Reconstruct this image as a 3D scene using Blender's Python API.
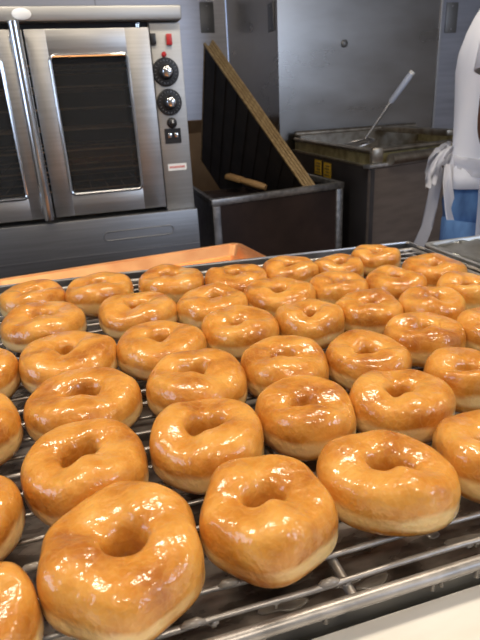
import bpy, bmesh, math, random
from mathutils import Vector, Matrix
from math import sin, cos, pi, radians
for o in list(bpy.data.objects): bpy.data.objects.remove(o)
SC = bpy.context.scene
COL = SC.collection

# ---------------------------------------------------------------- camera
cam = bpy.data.cameras.new('camera')
cam.sensor_fit = 'VERTICAL'; cam.sensor_height = 24.0; cam.sensor_width = 18.0
cam.lens = 536.0 / 640.0 * 24.0
cam.clip_start = 0.02; cam.clip_end = 60
cam.dof.use_dof = True; cam.dof.focus_distance = 0.5; cam.dof.aperture_fstop = 11.0
co = bpy.data.objects.new('camera', cam); COL.objects.link(co)
cr = Vector((0.95635175, -0.28782591, -0.05047346))
cu = Vector((0.15320684, 0.34678661, 0.9253468))
cb = -Vector((0.24883527, 0.89268992, -0.37574688))
M = Matrix((cr, cu, cb)).transposed().to_4x4()
M.translation = Vector((0, 0, 1.2))
co.matrix_world = M
SC.camera = co

# ---------------------------------------------------------------- world, lights, exposure
w = bpy.data.worlds.new('world'); SC.world = w; w.use_nodes = True
w.node_tree.nodes['Background'].inputs[0].default_value = (0.55, 0.68, 1.0, 1)
w.node_tree.nodes['Background'].inputs[1].default_value = 1.2
SC.view_settings.view_transform = 'Standard'; SC.view_settings.look = 'None'
SC.view_settings.exposure = -0.15; SC.view_settings.gamma = 1.0
SC.view_settings.use_curve_mapping = False

def area(name, loc, size, power, col, rot=(0, 0, 0)):
    l = bpy.data.lights.new(name, 'AREA'); l.shape = 'RECTANGLE'; l.size, l.size_y = size
    l.energy = power; l.color = col
    o = bpy.data.objects.new(name, l); COL.objects.link(o); o.location = loc; o.rotation_euler = rot
    return o
LAMPS = [(-0.55, 0.95), (0.75, 0.95), (0.1, -0.9), (2.2, -0.6)]
for x, y in LAMPS:
    area('troffer_light', (x, y, 2.665), (0.56, 0.26), 20, (1.0, 0.87, 0.70))
area('window_and_fill_daylight', (2.65, -2.52, 2.1), (1.5, 0.95), 48, (0.62, 0.76, 1.0), (radians(90), 0, 0))
area('window_and_fill_daylight', (-2.52, 0.3, 1.75), (1.2, 1.7), 26, (0.66, 0.78, 1.0), (0, radians(-90), 0))  # added cool fill from the left, turns the shirt bluish

# ---------------------------------------------------------------- materials
def mat(name, col, rough=0.5, metal=0.0, col2=None, nscale=20, stretch=(1, 1, 1), bump=0.0, bscale=None,
        coat=0.0, rvar=0.0, alpha=1.0, sss=0.0, spec=None, trans=0.0, detail=4, lo=0.35, hi=0.65, emit=0, aniso=0):
    m = bpy.data.materials.new(name); m.use_nodes = True
    nt = m.node_tree; b = nt.nodes['Principled BSDF']
    b.inputs['Base Color'].default_value = (*col, 1); b.inputs['Roughness'].default_value = rough
    b.inputs['Metallic'].default_value = metal; b.inputs['Coat Weight'].default_value = coat
    b.inputs['Coat Roughness'].default_value = 0.06
    b.inputs['Alpha'].default_value = alpha; b.inputs['Transmission Weight'].default_value = trans
    if spec is not None: b.inputs['Specular IOR Level'].default_value = spec
    if sss: b.inputs['Subsurface Weight'].default_value = sss; b.inputs['Subsurface Scale'].default_value = 0.01
    if emit:
        b.inputs['Emission Color'].default_value = (*col, 1); b.inputs['Emission Strength'].default_value = emit
    tc = nt.nodes.new('ShaderNodeTexCoord'); mp = nt.nodes.new('ShaderNodeMapping')
    mp.inputs['Scale'].default_value = stretch; nt.links.new(tc.outputs['Object'], mp.inputs['Vector'])
    if col2 is not None or rvar:
        n = nt.nodes.new('ShaderNodeTexNoise'); n.inputs['Scale'].default_value = nscale; n.inputs['Detail'].default_value = detail
        nt.links.new(mp.outputs['Vector'], n.inputs['Vector'])
        if col2 is not None:
            r = nt.nodes.new('ShaderNodeValToRGB')
            r.color_ramp.elements[0].position = lo; r.color_ramp.elements[1].position = hi
            r.color_ramp.elements[0].color = (*col, 1); r.color_ramp.elements[1].color = (*col2, 1)
            nt.links.new(n.outputs['Fac'], r.inputs['Fac']); nt.links.new(r.outputs['Color'], b.inputs['Base Color'])
        if rvar:
            a = nt.nodes.new('ShaderNodeMath'); a.operation = 'MULTIPLY_ADD'; a.inputs[1].default_value = rvar * 2
            a.inputs[2].default_value = rough - rvar
            nt.links.new(n.outputs['Fac'], a.inputs[0]); nt.links.new(a.outputs[0], b.inputs['Roughness'])
    if bump:
        n2 = nt.nodes.new('ShaderNodeTexNoise'); n2.inputs['Scale'].default_value = bscale or nscale; n2.inputs['Detail'].default_value = 3
        nt.links.new(mp.outputs['Vector'], n2.inputs['Vector'])
        bp = nt.nodes.new('ShaderNodeBump'); bp.inputs['Strength'].default_value = bump; bp.inputs['Distance'].default_value = 0.002
        nt.links.new(n2.outputs['Fac'], bp.inputs['Height']); nt.links.new(bp.outputs['Normal'], b.inputs['Normal'])
    return m

STEEL = mat('brushed_steel', (0.46, 0.46, 0.47), 0.36, 1, (0.52, 0.52, 0.53), 6, (1, 1, 40), 0.05, rvar=0.06)
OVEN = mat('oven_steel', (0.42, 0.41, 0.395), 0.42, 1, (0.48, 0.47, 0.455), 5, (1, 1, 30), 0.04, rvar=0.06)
OVENDIM = mat('oven_steel_painted_dark_reflection', (0.22, 0.22, 0.225), 0.42, 0.95, (0.26, 0.26, 0.265), 5, (1, 1, 30), 0.04)  # oven steel with the dark floor reflections put into its colour
OVENPANEL = mat('oven_panel_steel', (0.40, 0.395, 0.38), 0.48, 0.85, (0.44, 0.435, 0.42), 5, (1, 1, 30), 0.03)
CHROME = mat('polished_steel', (0.72, 0.74, 0.76), 0.16, 1)
WALLSTEEL = mat('wall_sheet_steel', (0.38, 0.39, 0.44), 0.42, 1, (0.45, 0.46, 0.51), 3, (1, 1, 14), 0.05, rvar=0.08)
WALLSTEEL2 = mat('fryer_splash_steel', (0.25, 0.235, 0.22), 0.30, 1, (0.31, 0.295, 0.28), 2.2, (1, 1, 2.5), 0.06, rvar=0.10)
PLATE = mat('cover_plate_steel', (0.22, 0.22, 0.22), 0.5, 0.8)
DARKGLASS = mat('oven_glass', (0.030, 0.031, 0.032), 0.10, 0, spec=0.4, alpha=0.5)
BLACK = mat('black_plastic', (0.012, 0.012, 0.013), 0.35)
CAVITY = mat('oven_cavity_enamel', (0.035, 0.033, 0.032), 0.5)
GAP = mat('dark_recess_steel', (0.02, 0.02, 0.022), 0.5, 0.5)
RED = mat('red_plastic', (0.45, 0.02, 0.02), 0.35)
WHITE = mat('white_plastic', (0.8, 0.8, 0.78), 0.5)
BADGE = mat('white_badge', (0.85, 0.87, 0.87), 0.4)
REDINK = mat('red_ink', (0.6, 0.12, 0.10), 0.6)
RACKWIRE = mat('oven_rack_wire', (0.85, 0.58, 0.36), 0.35, 0.6)
BINSTEEL = mat('worn_bin_steel', (0.16, 0.15, 0.15), 0.5, 0.9, (0.28, 0.27, 0.27), 30, (1, 1, 1), 0.2, rvar=0.1)
BINRIM = mat('worn_bin_rim', (0.30, 0.30, 0.30), 0.42, 0.9, (0.52, 0.51, 0.50), 45, (1, 1, 1), 0.3, rvar=0.1)
BINDARK = mat('stained_dark_panel', (0.030, 0.020, 0.018), 0.42, 0.2, (0.05, 0.032, 0.028), 8, (1, 1, 1), 0.1)
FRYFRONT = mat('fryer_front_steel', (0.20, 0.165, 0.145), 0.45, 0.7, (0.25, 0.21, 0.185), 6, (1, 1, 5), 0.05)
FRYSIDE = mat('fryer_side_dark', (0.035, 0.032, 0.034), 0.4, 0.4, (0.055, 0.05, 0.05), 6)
FRYRIM = mat('fryer_rim_greasy_steel', (0.24, 0.21, 0.17), 0.36, 0.9, (0.42, 0.38, 0.32), 20, (1, 1, 1), 0.3)
FRYIN = mat('fryer_tank_greasy_inside', (0.20, 0.17, 0.08), 0.35, 0.5, (0.42, 0.37, 0.19), 22, (1, 1, 1), 0.3)
OIL = mat('frying_oil', (0.10, 0.055, 0.015), 0.08, 0, coat=0.5)
YELLOW = mat('yellow_sticker', (0.72, 0.45, 0.03), 0.5)
PANEDGE = mat('baked_on_pan_rim', (0.34, 0.23, 0.11), 0.42, 0.5, (0.52, 0.38, 0.20), 60, (1, 1, 1), 0.3)
PANDARK = mat('dark_pan_underside', (0.018, 0.016, 0.015), 0.55, 0.2, (0.034, 0.028, 0.024), 9, (1, 1, 1), 0.1)
WOOD = mat('light_wood', (0.50, 0.32, 0.15), 0.5, 0, (0.38, 0.22, 0.09), 30, (1, 8, 8))
CARD = mat('brown_cardboard', (0.17, 0.105, 0.055), 0.8, 0, (0.22, 0.14, 0.075), 6)
COPPER = mat('golden_brown_sheet_pan', (0.70, 0.31, 0.12), 0.36, 0.7, (0.80, 0.42, 0.18), 14, (1, 1, 1), 0.15, rvar=0.08)
GRIP = mat('pale_blue_grip', (0.45, 0.50, 0.62), 0.4)
WIRE = mat('rack_wire_with_glaze', (0.30, 0.28, 0.26), 0.38, 0.65, (0.45, 0.42, 0.39), 60, (1, 1, 1), 0.2, rvar=0.1)
TRAY = mat('glazing_tray_steel', (0.20, 0.20, 0.20), 0.38, 0.9, (0.30, 0.30, 0.29), 12, (1, 1, 1), 0.1, rvar=0.1)
TRAYIN = mat('sticky_tray_floor', (0.075, 0.062, 0.052), 0.28, 0.5, (0.30, 0.26, 0.225), 22, (1, 2.2, 1), 0.4, rvar=0.1, lo=0.40, hi=0.66)
GLAZE = mat('milky_sugar_glaze', (0.36, 0.32, 0.28), 0.2, 0, (0.28, 0.25, 0.21), 40, coat=0.5, alpha=0.8)
BOARD = mat('white_cutting_board', (0.82, 0.79, 0.72), 0.35, 0, (0.74, 0.70, 0.62), 9, (1, 5, 1), 0.1, coat=0.2)
FOIL = mat('pale_wrinkled_tray_steel', (0.50, 0.50, 0.47), 0.32, 0.8, (0.65, 0.65, 0.62), 30, (1, 1, 1), 0.6)
TABLE = mat('table_steel', (0.30, 0.30, 0.30), 0.4, 0.95, (0.35, 0.35, 0.35), 6)
PAINT = mat('wall_paint', (0.34, 0.32, 0.30), 0.6, 0, (0.37, 0.35, 0.33), 4)
CEIL = mat('ceiling_tile', (0.48, 0.47, 0.45), 0.8, 0, (0.53, 0.52, 0.50), 30)
FLOOR = mat('red_brown_quarry_tile', (0.11, 0.06, 0.045), 0.5, 0, (0.15, 0.085, 0.06), 5)
LAMPM = mat('lit_diffuser', (1.0, 0.88, 0.72), 0.5, emit=3.5)
SKIN = mat('brown_skin', (0.115, 0.050, 0.028), 0.5, 0, (0.14, 0.062, 0.035), 12, sss=0.1)
SHIRT = mat('white_cotton', (0.82, 0.85, 0.93), 0.85, 0, (0.88, 0.90, 0.96), 8, bump=0.2, bscale=14)
JEANS = mat('blue_denim', (0.03, 0.075, 0.20), 0.85, 0, (0.085, 0.19, 0.40), 22, (1, 1, 0.4), bump=0.2)
APRON = mat('translucent_white_apron', (0.80, 0.82, 0.90), 0.5, 0, alpha=0.45, bump=0.4, bscale=18)
BOW = mat('white_apron_tie', (0.82, 0.84, 0.92), 0.5, 0, alpha=0.62, bump=0.5, bscale=25)
HAIR = mat('black_hair', (0.01, 0.009, 0.008), 0.6, bump=0.5, bscale=80)
SHOE = mat('black_shoe', (0.015, 0.015, 0.016), 0.4)
EYE = mat('eye_white', (0.8, 0.78, 0.75), 0.2)

def donut_material():
    m = bpy.data.materials.new('glazed_yeast_dough'); m.use_nodes = True
    nt = m.node_tree; N = nt.nodes; L = nt.links; b = N['Principled BSDF']
    at = N.new('ShaderNodeAttribute'); at.attribute_name = 'side'       # 1 on the unfried band around the waist
    oi = N.new('ShaderNodeObjectInfo')
    tc = N.new('ShaderNodeTexCoord')
    ad = N.new('ShaderNodeVectorMath'); ad.operation = 'ADD'
    sc = N.new('ShaderNodeVectorMath'); sc.operation = 'SCALE'; sc.inputs['Scale'].default_value = 7.0
    cx = N.new('ShaderNodeCombineXYZ'); L.new(oi.outputs['Random'], cx.inputs[0]); L.new(oi.outputs['Random'], cx.inputs[1])
    L.new(cx.outputs[0], sc.inputs[0]); L.new(tc.outputs['Object'], ad.inputs[0]); L.new(sc.outputs[0], ad.inputs[1])
    n1 = N.new('ShaderNodeTexNoise'); n1.inputs['Scale'].default_value = 30; n1.inputs['Detail'].default_value = 5
    L.new(ad.outputs[0], n1.inputs['Vector'])
    r1 = N.new('ShaderNodeValToRGB'); e = r1.color_ramp.elements
    e[0].position = 0.32; e[0].color = (0.43, 0.140, 0.017, 1)
    e[1].position = 0.66; e[1].color = (0.76, 0.37, 0.075, 1)
    k = e.new(0.48); k.color = (0.63, 0.255, 0.035, 1)
    L.new(n1.outputs['Fac'], r1.inputs['Fac'])
    # pale crazing where the dough was marked
    v = N.new('ShaderNodeTexVoronoi'); v.feature = 'DISTANCE_TO_EDGE'; v.inputs['Scale'].default_value = 110
    nw = N.new('ShaderNodeTexNoise'); nw.inputs['Scale'].default_value = 60; L.new(ad.outputs[0], nw.inputs['Vector'])
    ws = N.new('ShaderNodeVectorMath'); ws.operation = 'SCALE'; ws.inputs['Scale'].default_value = 0.022; L.new(nw.outputs['Color'], ws.inputs[0])
    wa = N.new('ShaderNodeVectorMath'); wa.operation = 'ADD'; L.new(ad.outputs[0], wa.inputs[0]); L.new(ws.outputs[0], wa.inputs[1])
    L.new(wa.outputs[0], v.inputs['Vector'])
    r2 = N.new('ShaderNodeValToRGB'); r2.color_ramp.elements[0].position = 0.0; r2.color_ramp.elements[0].color = (1, 1, 1, 1)
    r2.color_ramp.elements[1].position = 0.13; r2.color_ramp.elements[1].color = (0, 0, 0, 1)
    L.new(v.outputs['Distance'], r2.inputs['Fac'])
    mu = N.new('ShaderNodeMath'); mu.operation = 'MULTIPLY'; mu.inputs[1].default_value = 0.17; L.new(r2.outputs['Color'], mu.inputs[0])
    m1 = N.new('ShaderNodeMix'); m1.data_type = 'RGBA'; m1.inputs['B'].default_value = (0.80, 0.46, 0.15, 1)
    L.new(mu.outputs[0], m1.inputs['Factor']); L.new(r1.outputs['Color'], m1.inputs['A'])
    # pale waist band
    n3 = N.new('ShaderNodeTexNoise'); n3.inputs['Scale'].default_value = 28; L.new(ad.outputs[0], n3.inputs['Vector'])
    a3 = N.new('ShaderNodeMath'); a3.operation = 'MULTIPLY_ADD'; a3.inputs[1].default_value = 1.1; a3.inputs[2].default_value = -0.55
    L.new(n3.outputs['Fac'], a3.inputs[0])
    s3 = N.new('ShaderNodeMath'); s3.operation = 'ADD'; L.new(a3.outputs[0], s3.inputs[0]); L.new(at.outputs['Fac'], s3.inputs[1])
    r3 = N.new('ShaderNodeValToRGB'); r3.color_ramp.elements[0].position = 0.30; r3.color_ramp.elements[0].color = (0, 0, 0, 1)
    r3.color_ramp.elements[1].position = 0.70; r3.color_ramp.elements[1].color = (0.9, 0.9, 0.9, 1)
    L.new(s3.outputs[0], r3.inputs['Fac'])
    m2 = N.new('ShaderNodeMix'); m2.data_type = 'RGBA'; m2.inputs['B'].default_value = (0.86, 0.60, 0.27, 1)
    L.new(r3.outputs['Color'], m2.inputs['Factor']); L.new(m1.outputs['Result'], m2.inputs['A'])
    L.new(m2.outputs['Result'], b.inputs['Base Color'])
    n2 = N.new('ShaderNodeTexNoise'); n2.inputs['Scale'].default_value = 130; n2.inputs['Detail'].default_value = 2
    L.new(ad.outputs[0], n2.inputs['Vector'])
    n4 = N.new('ShaderNodeTexNoise'); n4.inputs['Scale'].default_value = 30; L.new(ad.outputs[0], n4.inputs['Vector'])
    sm = N.new('ShaderNodeMath'); sm.operation = 'MULTIPLY_ADD'; sm.inputs[1].default_value = 1.6
    L.new(n4.outputs['Fac'], sm.inputs[0]); L.new(n2.outputs['Fac'], sm.inputs[2])
    bp = N.new('ShaderNodeBump'); bp.inputs['Strength'].default_value = 0.55; bp.inputs['Distance'].default_value = 0.0026
    L.new(sm.outputs[0], bp.inputs['Height'])
    L.new(bp.outputs['Normal'], b.inputs['Normal']); L.new(bp.outputs['Normal'], b.inputs['Coat Normal'])
    b.inputs['Roughness'].default_value = 0.33; b.inputs['Coat Weight'].default_value = 0.75; b.inputs['Specular IOR Level'].default_value = 0.3
    b.inputs['Coat Roughness'].default_value = 0.08; b.inputs['Coat IOR'].default_value = 1.5
    b.inputs['Subsurface Weight'].default_value = 0.25; b.inputs['Subsurface Radius'].default_value = (1, 0.45, 0.15)
    b.inputs['Subsurface Scale'].default_value = 0.006
    return m
DONUT = donut_material()

# ---------------------------------------------------------------- helpers
def obj(name, bm, m, parent=None, smooth=False, loc=None):
    me = bpy.data.meshes.new(name)
    bmesh.ops.recalc_face_normals(bm, faces=bm.faces)
    bm.to_mesh(me); bm.free()
    if smooth:
        for p in me.polygons: p.use_smooth = True
        if smooth != 'all':
            try: me.set_sharp_from_angle(angle=radians(40))
            except Exception: pass
    me.materials.append(m)
    o = bpy.data.objects.new(name, me); COL.objects.link(o)
    if parent: o.parent = parent
    if loc: o.location = loc
    return o
def tag(o, label, cat, group=None, kind=None):
    o['label'] = label; o['category'] = cat
    if group: o['group'] = group
    if kind: o['kind'] = kind
    return o
def thing(name, label, cat, loc=(0, 0, 0), rotz=0, group=None):
    o = bpy.data.objects.new(name, None); COL.objects.link(o); o.location = loc; o.rotation_euler = (0, 0, rotz)
    return tag(o, label, cat, group)
def struct(name, bm, m):
    o = obj(name, bm, m); o['kind'] = 'structure'; return o
def box(x0, x1, y0, y1, z0, z1, bev=0.0, bm=None, seg=2):
    b = bmesh.new()
    vs = [b.verts.new((x, y, z)) for x in (x0, x1) for y in (y0, y1) for z in (z0, z1)]
    for f in ((0, 1, 3, 2), (4, 6, 7, 5), (0, 4, 5, 1), (2, 3, 7, 6), (0, 2, 6, 4), (1, 5, 7, 3)):
        b.faces.new([vs[i] for i in f])
    if bev: bmesh.ops.bevel(b, geom=list(b.edges), offset=bev, segments=seg, affect='EDGES', profile=0.5)
    return merge(bm, b)
def merge(bm, b):
    if bm is None: return b
    t = bpy.data.meshes.new('t'); b.to_mesh(t); b.free(); bm.from_mesh(t); bpy.data.meshes.remove(t); return bm
def prism(pts, z0, z1, bev=0.0, bm=None):
    b = bmesh.new()
    lo = [b.verts.new((x, y, z0)) for x, y in pts]; hi = [b.verts.new((x, y, z1)) for x, y in pts]
    n = len(pts); b.faces.new(lo[::-1]); b.faces.new(hi)
    for i in range(n): b.faces.new([lo[i], lo[(i + 1) % n], hi[(i + 1) % n], hi[i]])
    if bev: bmesh.ops.bevel(b, geom=list(b.edges), offset=bev, segments=2, affect='EDGES', profile=0.5)
    return merge(bm, b)
def tube(pts, r, bm=None, n=10, closed=False, radii=None, cap=True):
    b = bmesh.new(); P = [Vector(p) for p in pts]; rings = []; m = len(P)
    ref = None
    for i, p in enumerate(P):
        if closed: d = P[(i + 1) % m] - P[i - 1]
        else: d = P[min(i + 1, m - 1)] - P[max(i - 1, 0)]
        d.normalize()
        if ref is None:
            ref = Vector((0, 0, 1)) if abs(d.z) < 0.9 else Vector((1, 0, 0))
        a = ref - d * ref.dot(d)
        if a.length < 1e-4: a = Vector((1, 0, 0)) - d * d.x
        a.normalize(); ref = a; c = d.cross(a)
        rr = radii[i] if radii else r
        rings.append([b.verts.new(p + a * rr * cos(2 * pi * k / n) + c * rr * sin(2 * pi * k / n)) for k in range(n)])
    rng = range(m) if closed else range(m - 1)
    for i in rng:
        A, B = rings[i], rings[(i + 1) % m]
        for k in range(n): b.faces.new([A[k], A[(k + 1) % n], B[(k + 1) % n], B[k]])
    if not closed and cap: b.faces.new(rings[0][::-1]); b.faces.new(rings[-1])
    return merge(bm, b)
def lathe(prof, bm=None, n=28, axis='Z', origin=(0, 0, 0)):
    b = bmesh.new(); rings = []
    O = Vector(origin)
    for r, h in prof:
        ring = []
        for k in range(n):
            a = 2 * pi * k / n; u, v = r * cos(a), r * sin(a)
            q = (u, v, h) if axis == 'Z' else ((u, -h, v) if axis == 'Y' else (h, u, v))
            ring.append(b.verts.new(O + Vector(q)))
        rings.append(ring)
    for A, B in zip(rings, rings[1:]):
        for k in range(n): b.faces.new([A[k], A[(k + 1) % n], B[(k + 1) % n], B[k]])
    b.faces.new(rings[0]); b.faces.new(rings[-1][::-1])
    return merge(bm, b)
def rrect(w, d, r, n=6):
    out = []
    for cx, cy, a0 in ((w / 2 - r, d / 2 - r, 0), (-w / 2 + r, d / 2 - r, 90), (-w / 2 + r, -d / 2 + r, 180), (w / 2 - r, -d / 2 + r, 270)):
        for k in range(n + 1):
            a = radians(a0 + 90 * k / n); out.append((cx + r * cos(a), cy + r * sin(a)))
    return out
def loft(rings, bm=None, closed=True, cap0=True, cap1=True):
    b = bmesh.new(); R = [[b.verts.new(p) for p in ring] for ring in rings]; n = len(R[0])
    for A, B in zip(R, R[1:]):
        for k in range(n if closed else n - 1): b.faces.new([A[k], A[(k + 1) % n], B[(k + 1) % n], B[k]])
    if closed and cap0: b.faces.new(R[0][::-1])
    if closed and cap1: b.faces.new(R[-1])
    return merge(bm, b)
def rr3(w, d, r, z, n=6): return [(x, y, z) for x, y in rrect(w, d, r, n)]
def pan_body(w, d, h, t=0.0015, lip=0.006, flare=0.012, r=0.02):
    """open tray with flared walls and a rolled lip, base at z=0"""
    R = [rr3(w - 2 * flare, d - 2 * flare, r, 0), rr3(w - 2 * lip, d - 2 * lip, r, h - 0.003), rr3(w, d, r + lip, h - 0.003),
         rr3(w, d, r + lip, h), rr3(w - 2 * lip - 2 * t, d - 2 * lip - 2 * t, r, h), rr3(w - 2 * flare - 2 * t, d - 2 * flare - 2 * t, r, t)]
    return loft(R)

# ---------------------------------------------------------------- room shell
XL, XR, YF, YB, ZC = -2.6, 3.6, -2.6, 4.4, 2.75
struct('floor', box(XL, XR, YF, YB, -0.1, 0), FLOOR)
struct('ceiling', box(XL, XR, YF, YB, ZC, ZC + 0.1), CEIL)
b = box(XL - 0.1, XL, YF, -0.6, 0, ZC); box(XL - 0.1, XL, 1.2, YB, 0, ZC, bm=b)
box(XL - 0.1, XL, -0.6, 1.2, 0, 1.1, bm=b); box(XL - 0.1, XL, -0.6, 1.2, 2.4, ZC, bm=b)
struct('wall_left', b, PAINT)
b = bmesh.new()
for y0, y1 in ((-0.6, -0.55), (0.275, 0.325), (1.15, 1.2)): box(XL - 0.08, XL - 0.02, y0, y1, 1.1, 2.4, bm=b)
for z0, z1 in ((1.1, 1.15), (2.35, 2.4)): box(XL - 0.08, XL - 0.02, -0.55, 1.15, z0, z1, bm=b)
struct('added_fill_window', b, WHITE)  # unseen window frame added to go with the cool fill on the shirt
struct('wall_right', box(XR, XR + 0.1, YF, YB, 0, ZC), PAINT)
b = box(XL, 1.85, YF - 0.1, YF, 0, ZC); box(3.45, XR, YF - 0.1, YF, 0, ZC, bm=b)
box(1.85, 3.45, YF - 0.1, YF, 0, 1.6, bm=b); box(1.85, 3.45, YF - 0.1, YF, 2.6, ZC, bm=b)
struct('wall_front', b, PAINT)
b = bmesh.new()
for x0, x1 in ((1.85, 1.9), (2.625, 2.675), (3.4, 3.45)): box(x0, x1, YF - 0.08, YF - 0.02, 1.6, 2.6, bm=b)
for z0, z1 in ((1.6, 1.65), (2.55, 2.6)): box(1.9, 3.4, YF - 0.08, YF - 0.02, z0, z1, bm=b)
struct('window_1', b, WHITE)
struct('wall_back', box(XL, 1.245, YB, YB + 0.1, 0, ZC), WALLSTEEL)
# the steel clad wall behind the fryer stands forward of the alcove
b = box(1.25, 2.345, 3.32, YB, 0, ZC)
struct('wall_splash', b, WALLSTEEL2)
struct('wall_splash_end', box(2.353, XR, 3.325, YB, 0, ZC), WALLSTEEL)
struct('trim_1', box(2.343, 2.356, 3.31, 3.33, 0, ZC, 0.002), STEEL)
struct('trim_2', box(0.30, 0.306, YB - 0.004, YB, 0, ZC), PLATE)

def plate(label, loc, w, h, face):
    t = thing('cover_plate', label, 'cover plate', loc)
    if face == 'Y':
        obj('plate', box(-w / 2, w / 2, -0.008, 0, -h / 2, h / 2, 0.003), PLATE, t, True)
        for s in (-1, 1): obj('screw', lathe([(0.004, 0), (0.004, 0.002), (0.002, 0.003)], axis='Y', origin=(0, -0.008, s * h * 0.38), n=12), STEEL, t, True)
    else:
        obj('plate', box(-0.008, 0, -w / 2, w / 2, -h / 2, h / 2, 0.003), PLATE, t, True)
        for s in (-1, 1): obj('screw', lathe([(0.004, 0), (0.004, -0.002), (0.002, -0.003)], axis='X', origin=(-0.008, 0, s * h * 0.38), n=12), STEEL, t, True)
plate('grey cover plate on the steel wall above the leaning pans', (1.099, YB, 1.795), 0.105, 0.20, 'Y')
plate('grey cover plate on the steel wall above the skimmer, beside the person', (2.428, 3.325, 1.63), 0.085, 0.17, 'Y')
plate('narrow grey cover plate seen edge-on at the steel wall corner', (1.25, 3.42, 1.66), 0.10, 0.15, 'X')
s = thing('wall_bolt', 'small bolt head sticking out of the steel wall above the fryer', 'bolt', (1.68, 3.32, 1.50))
obj('bolt_head', lathe([(0.022, 0), (0.022, 0.006), (0.014, 0.012)], axis='Y', n=16), PLATE, s, True)

for i, (x, y) in enumerate(LAMPS):
    t = thing('ceiling_light', 'long fluorescent ceiling light with a warm diffuser', 'ceiling light', (x, y, ZC), 0, 'fluorescent ceiling lights')
    fb = box(-0.36, 0.36, -0.19, 0.19, -0.06, 0, 0.004); obj('housing', fb, WHITE, t)
    obj('diffuser', box(-0.32, 0.32, -0.16, 0.16, -0.075, -0.058, 0.005), LAMPM, t)

# ---------------------------------------------------------------- oven
OY = 1.9
ov = thing('convection_oven', 'large stainless steel convection oven with two glazed doors and round dials', 'oven', (0, 0, 0))
XO0, XO1 = -0.56, 0.383
b = box(XO0, XO1, OY + 0.03, 2.75, 1.44, 1.478); box(XO0, XO0 + 0.02, OY + 0.03, 2.75, 0.86, 1.44, bm=b)
box(XO1 - 0.02, XO1, OY + 0.03, 2.75, 0.86, 1.44, bm=b)
box(XO0, XO1, 2.70, 2.75, 0.86, 1.44, bm=b); box(0.285, XO1, OY + 0.03, 2.72, 0.86, 1.44, bm=b)
obj('body', b, OVEN, ov)
b = box(XO0 + 0.021, 0.284, 2.6, 2.69, 0.875, 1.435); box(XO0 + 0.021, 0.284, OY + 0.07, 2.6, 0.862, 0.89, bm=b); box(XO0 + 0.021, 0.284, OY + 0.07, 2.6, 1.41, 1.438, bm=b)
box(XO0 + 0.021, XO0 + 0.05, OY + 0.07, 2.6, 0.89, 1.41, bm=b); box(0.255, 0.284, OY + 0.07, 2.6, 0.89, 1.41, bm=b)
obj('cavity', b, CAVITY, ov)
b = bmesh.new()
box(XO0 - 0.004, XO1 + 0.004, OY - 0.03, OY + 0.10, 1.449, 1.489, 0.006, b)
box(XO0, XO1, OY + 0.09, 2.75, 1.479, 1.489, bm=b)
obj('top_cap', b, OVENPANEL, ov, True)
obj('gap_strip', box(XO0 + 0.01, XO1 - 0.10, OY + 0.01, OY + 0.03, 1.431, 1.449), GAP, ov)
bd = obj('badge', lathe([(1, 0), (1, 0.002), (0.9, 0.0035)], axis='Y', n=28), BADGE, ov, True)
bd.scale = (0.027, 1, 0.0155); bd.location = (-0.083, OY - 0.030, 1.468)
for k in range(7):
    z = 0.945 + k * 0.066
    rb = bmesh.new()
    for yy in (OY + 0.10, OY + 0.35, OY + 0.6): tube([(XO0 + 0.055, yy, z), (0.25, yy, z)], 0.003, rb, 6)
    for j in range(14): x = XO0 + 0.08 + j * 0.058; tube([(x, OY + 0.10, z), (x, OY + 0.62, z)], 0.0016, rb, 5)
    obj('oven_rack', rb, RACKWIRE, ov, True)
# doors
def door(x0, x1, wx0, wx1):
    z0, z1, wz0, wz1 = 0.876, 1.431, 0.946, 1.358
    b = bmesh.new(); y0, y1 = OY - 0.015, OY + 0.03
    box(x0, wx0, y0, y1, z0, z1, 0.003, b); box(wx1, x1, y0, y1, z0, z1, 0.003, b)
    box(wx0 - 0.003, wx1 + 0.003, y0, y1, z0, wz0, 0.003, b); box(wx0 - 0.003, wx1 + 0.003, y0, y1, wz1, z1, 0.003, b)
    d = obj('door', b, OVEN, ov, True)
    fr = [(wx0 + (wx1 - wx0) / 2 + x, y0 - 0.001, (wz0 + wz1) / 2 + z) for x, z in rrect(wx1 - wx0, wz1 - wz0, 0.014, 5)]
    obj('window_frame', tube(fr, 0.0055, closed=True, n=8), CHROME, d, True)
    obj('window_glass', box(wx0, wx1, y0 + 0.008, y0 + 0.014, wz0, wz1), DARKGLASS, d)
    return d
dr = door(-0.088, 0.282, -0.026, 0.206)
obj('hinge_pin', tube([(0.25, OY - 0.005, 1.432), (0.25, OY - 0.005, 1.4415)], 0.008), CHROME, dr, True)
dl = door(-0.475, -0.120, -0.42, -0.165)
hd = obj('handle', tube([(-0.108, OY - 0.052, 0.878), (-0.108, OY - 0.052, 1.446)], 0.0165, n=18), CHROME, dl, True)
for z in (0.91, 1.40): obj('handle_bracket', box(-0.128, -0.098, OY - 0.05, OY - 0.012, z - 0.012, z + 0.012, 0.002), CHROME, dl, True)
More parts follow.
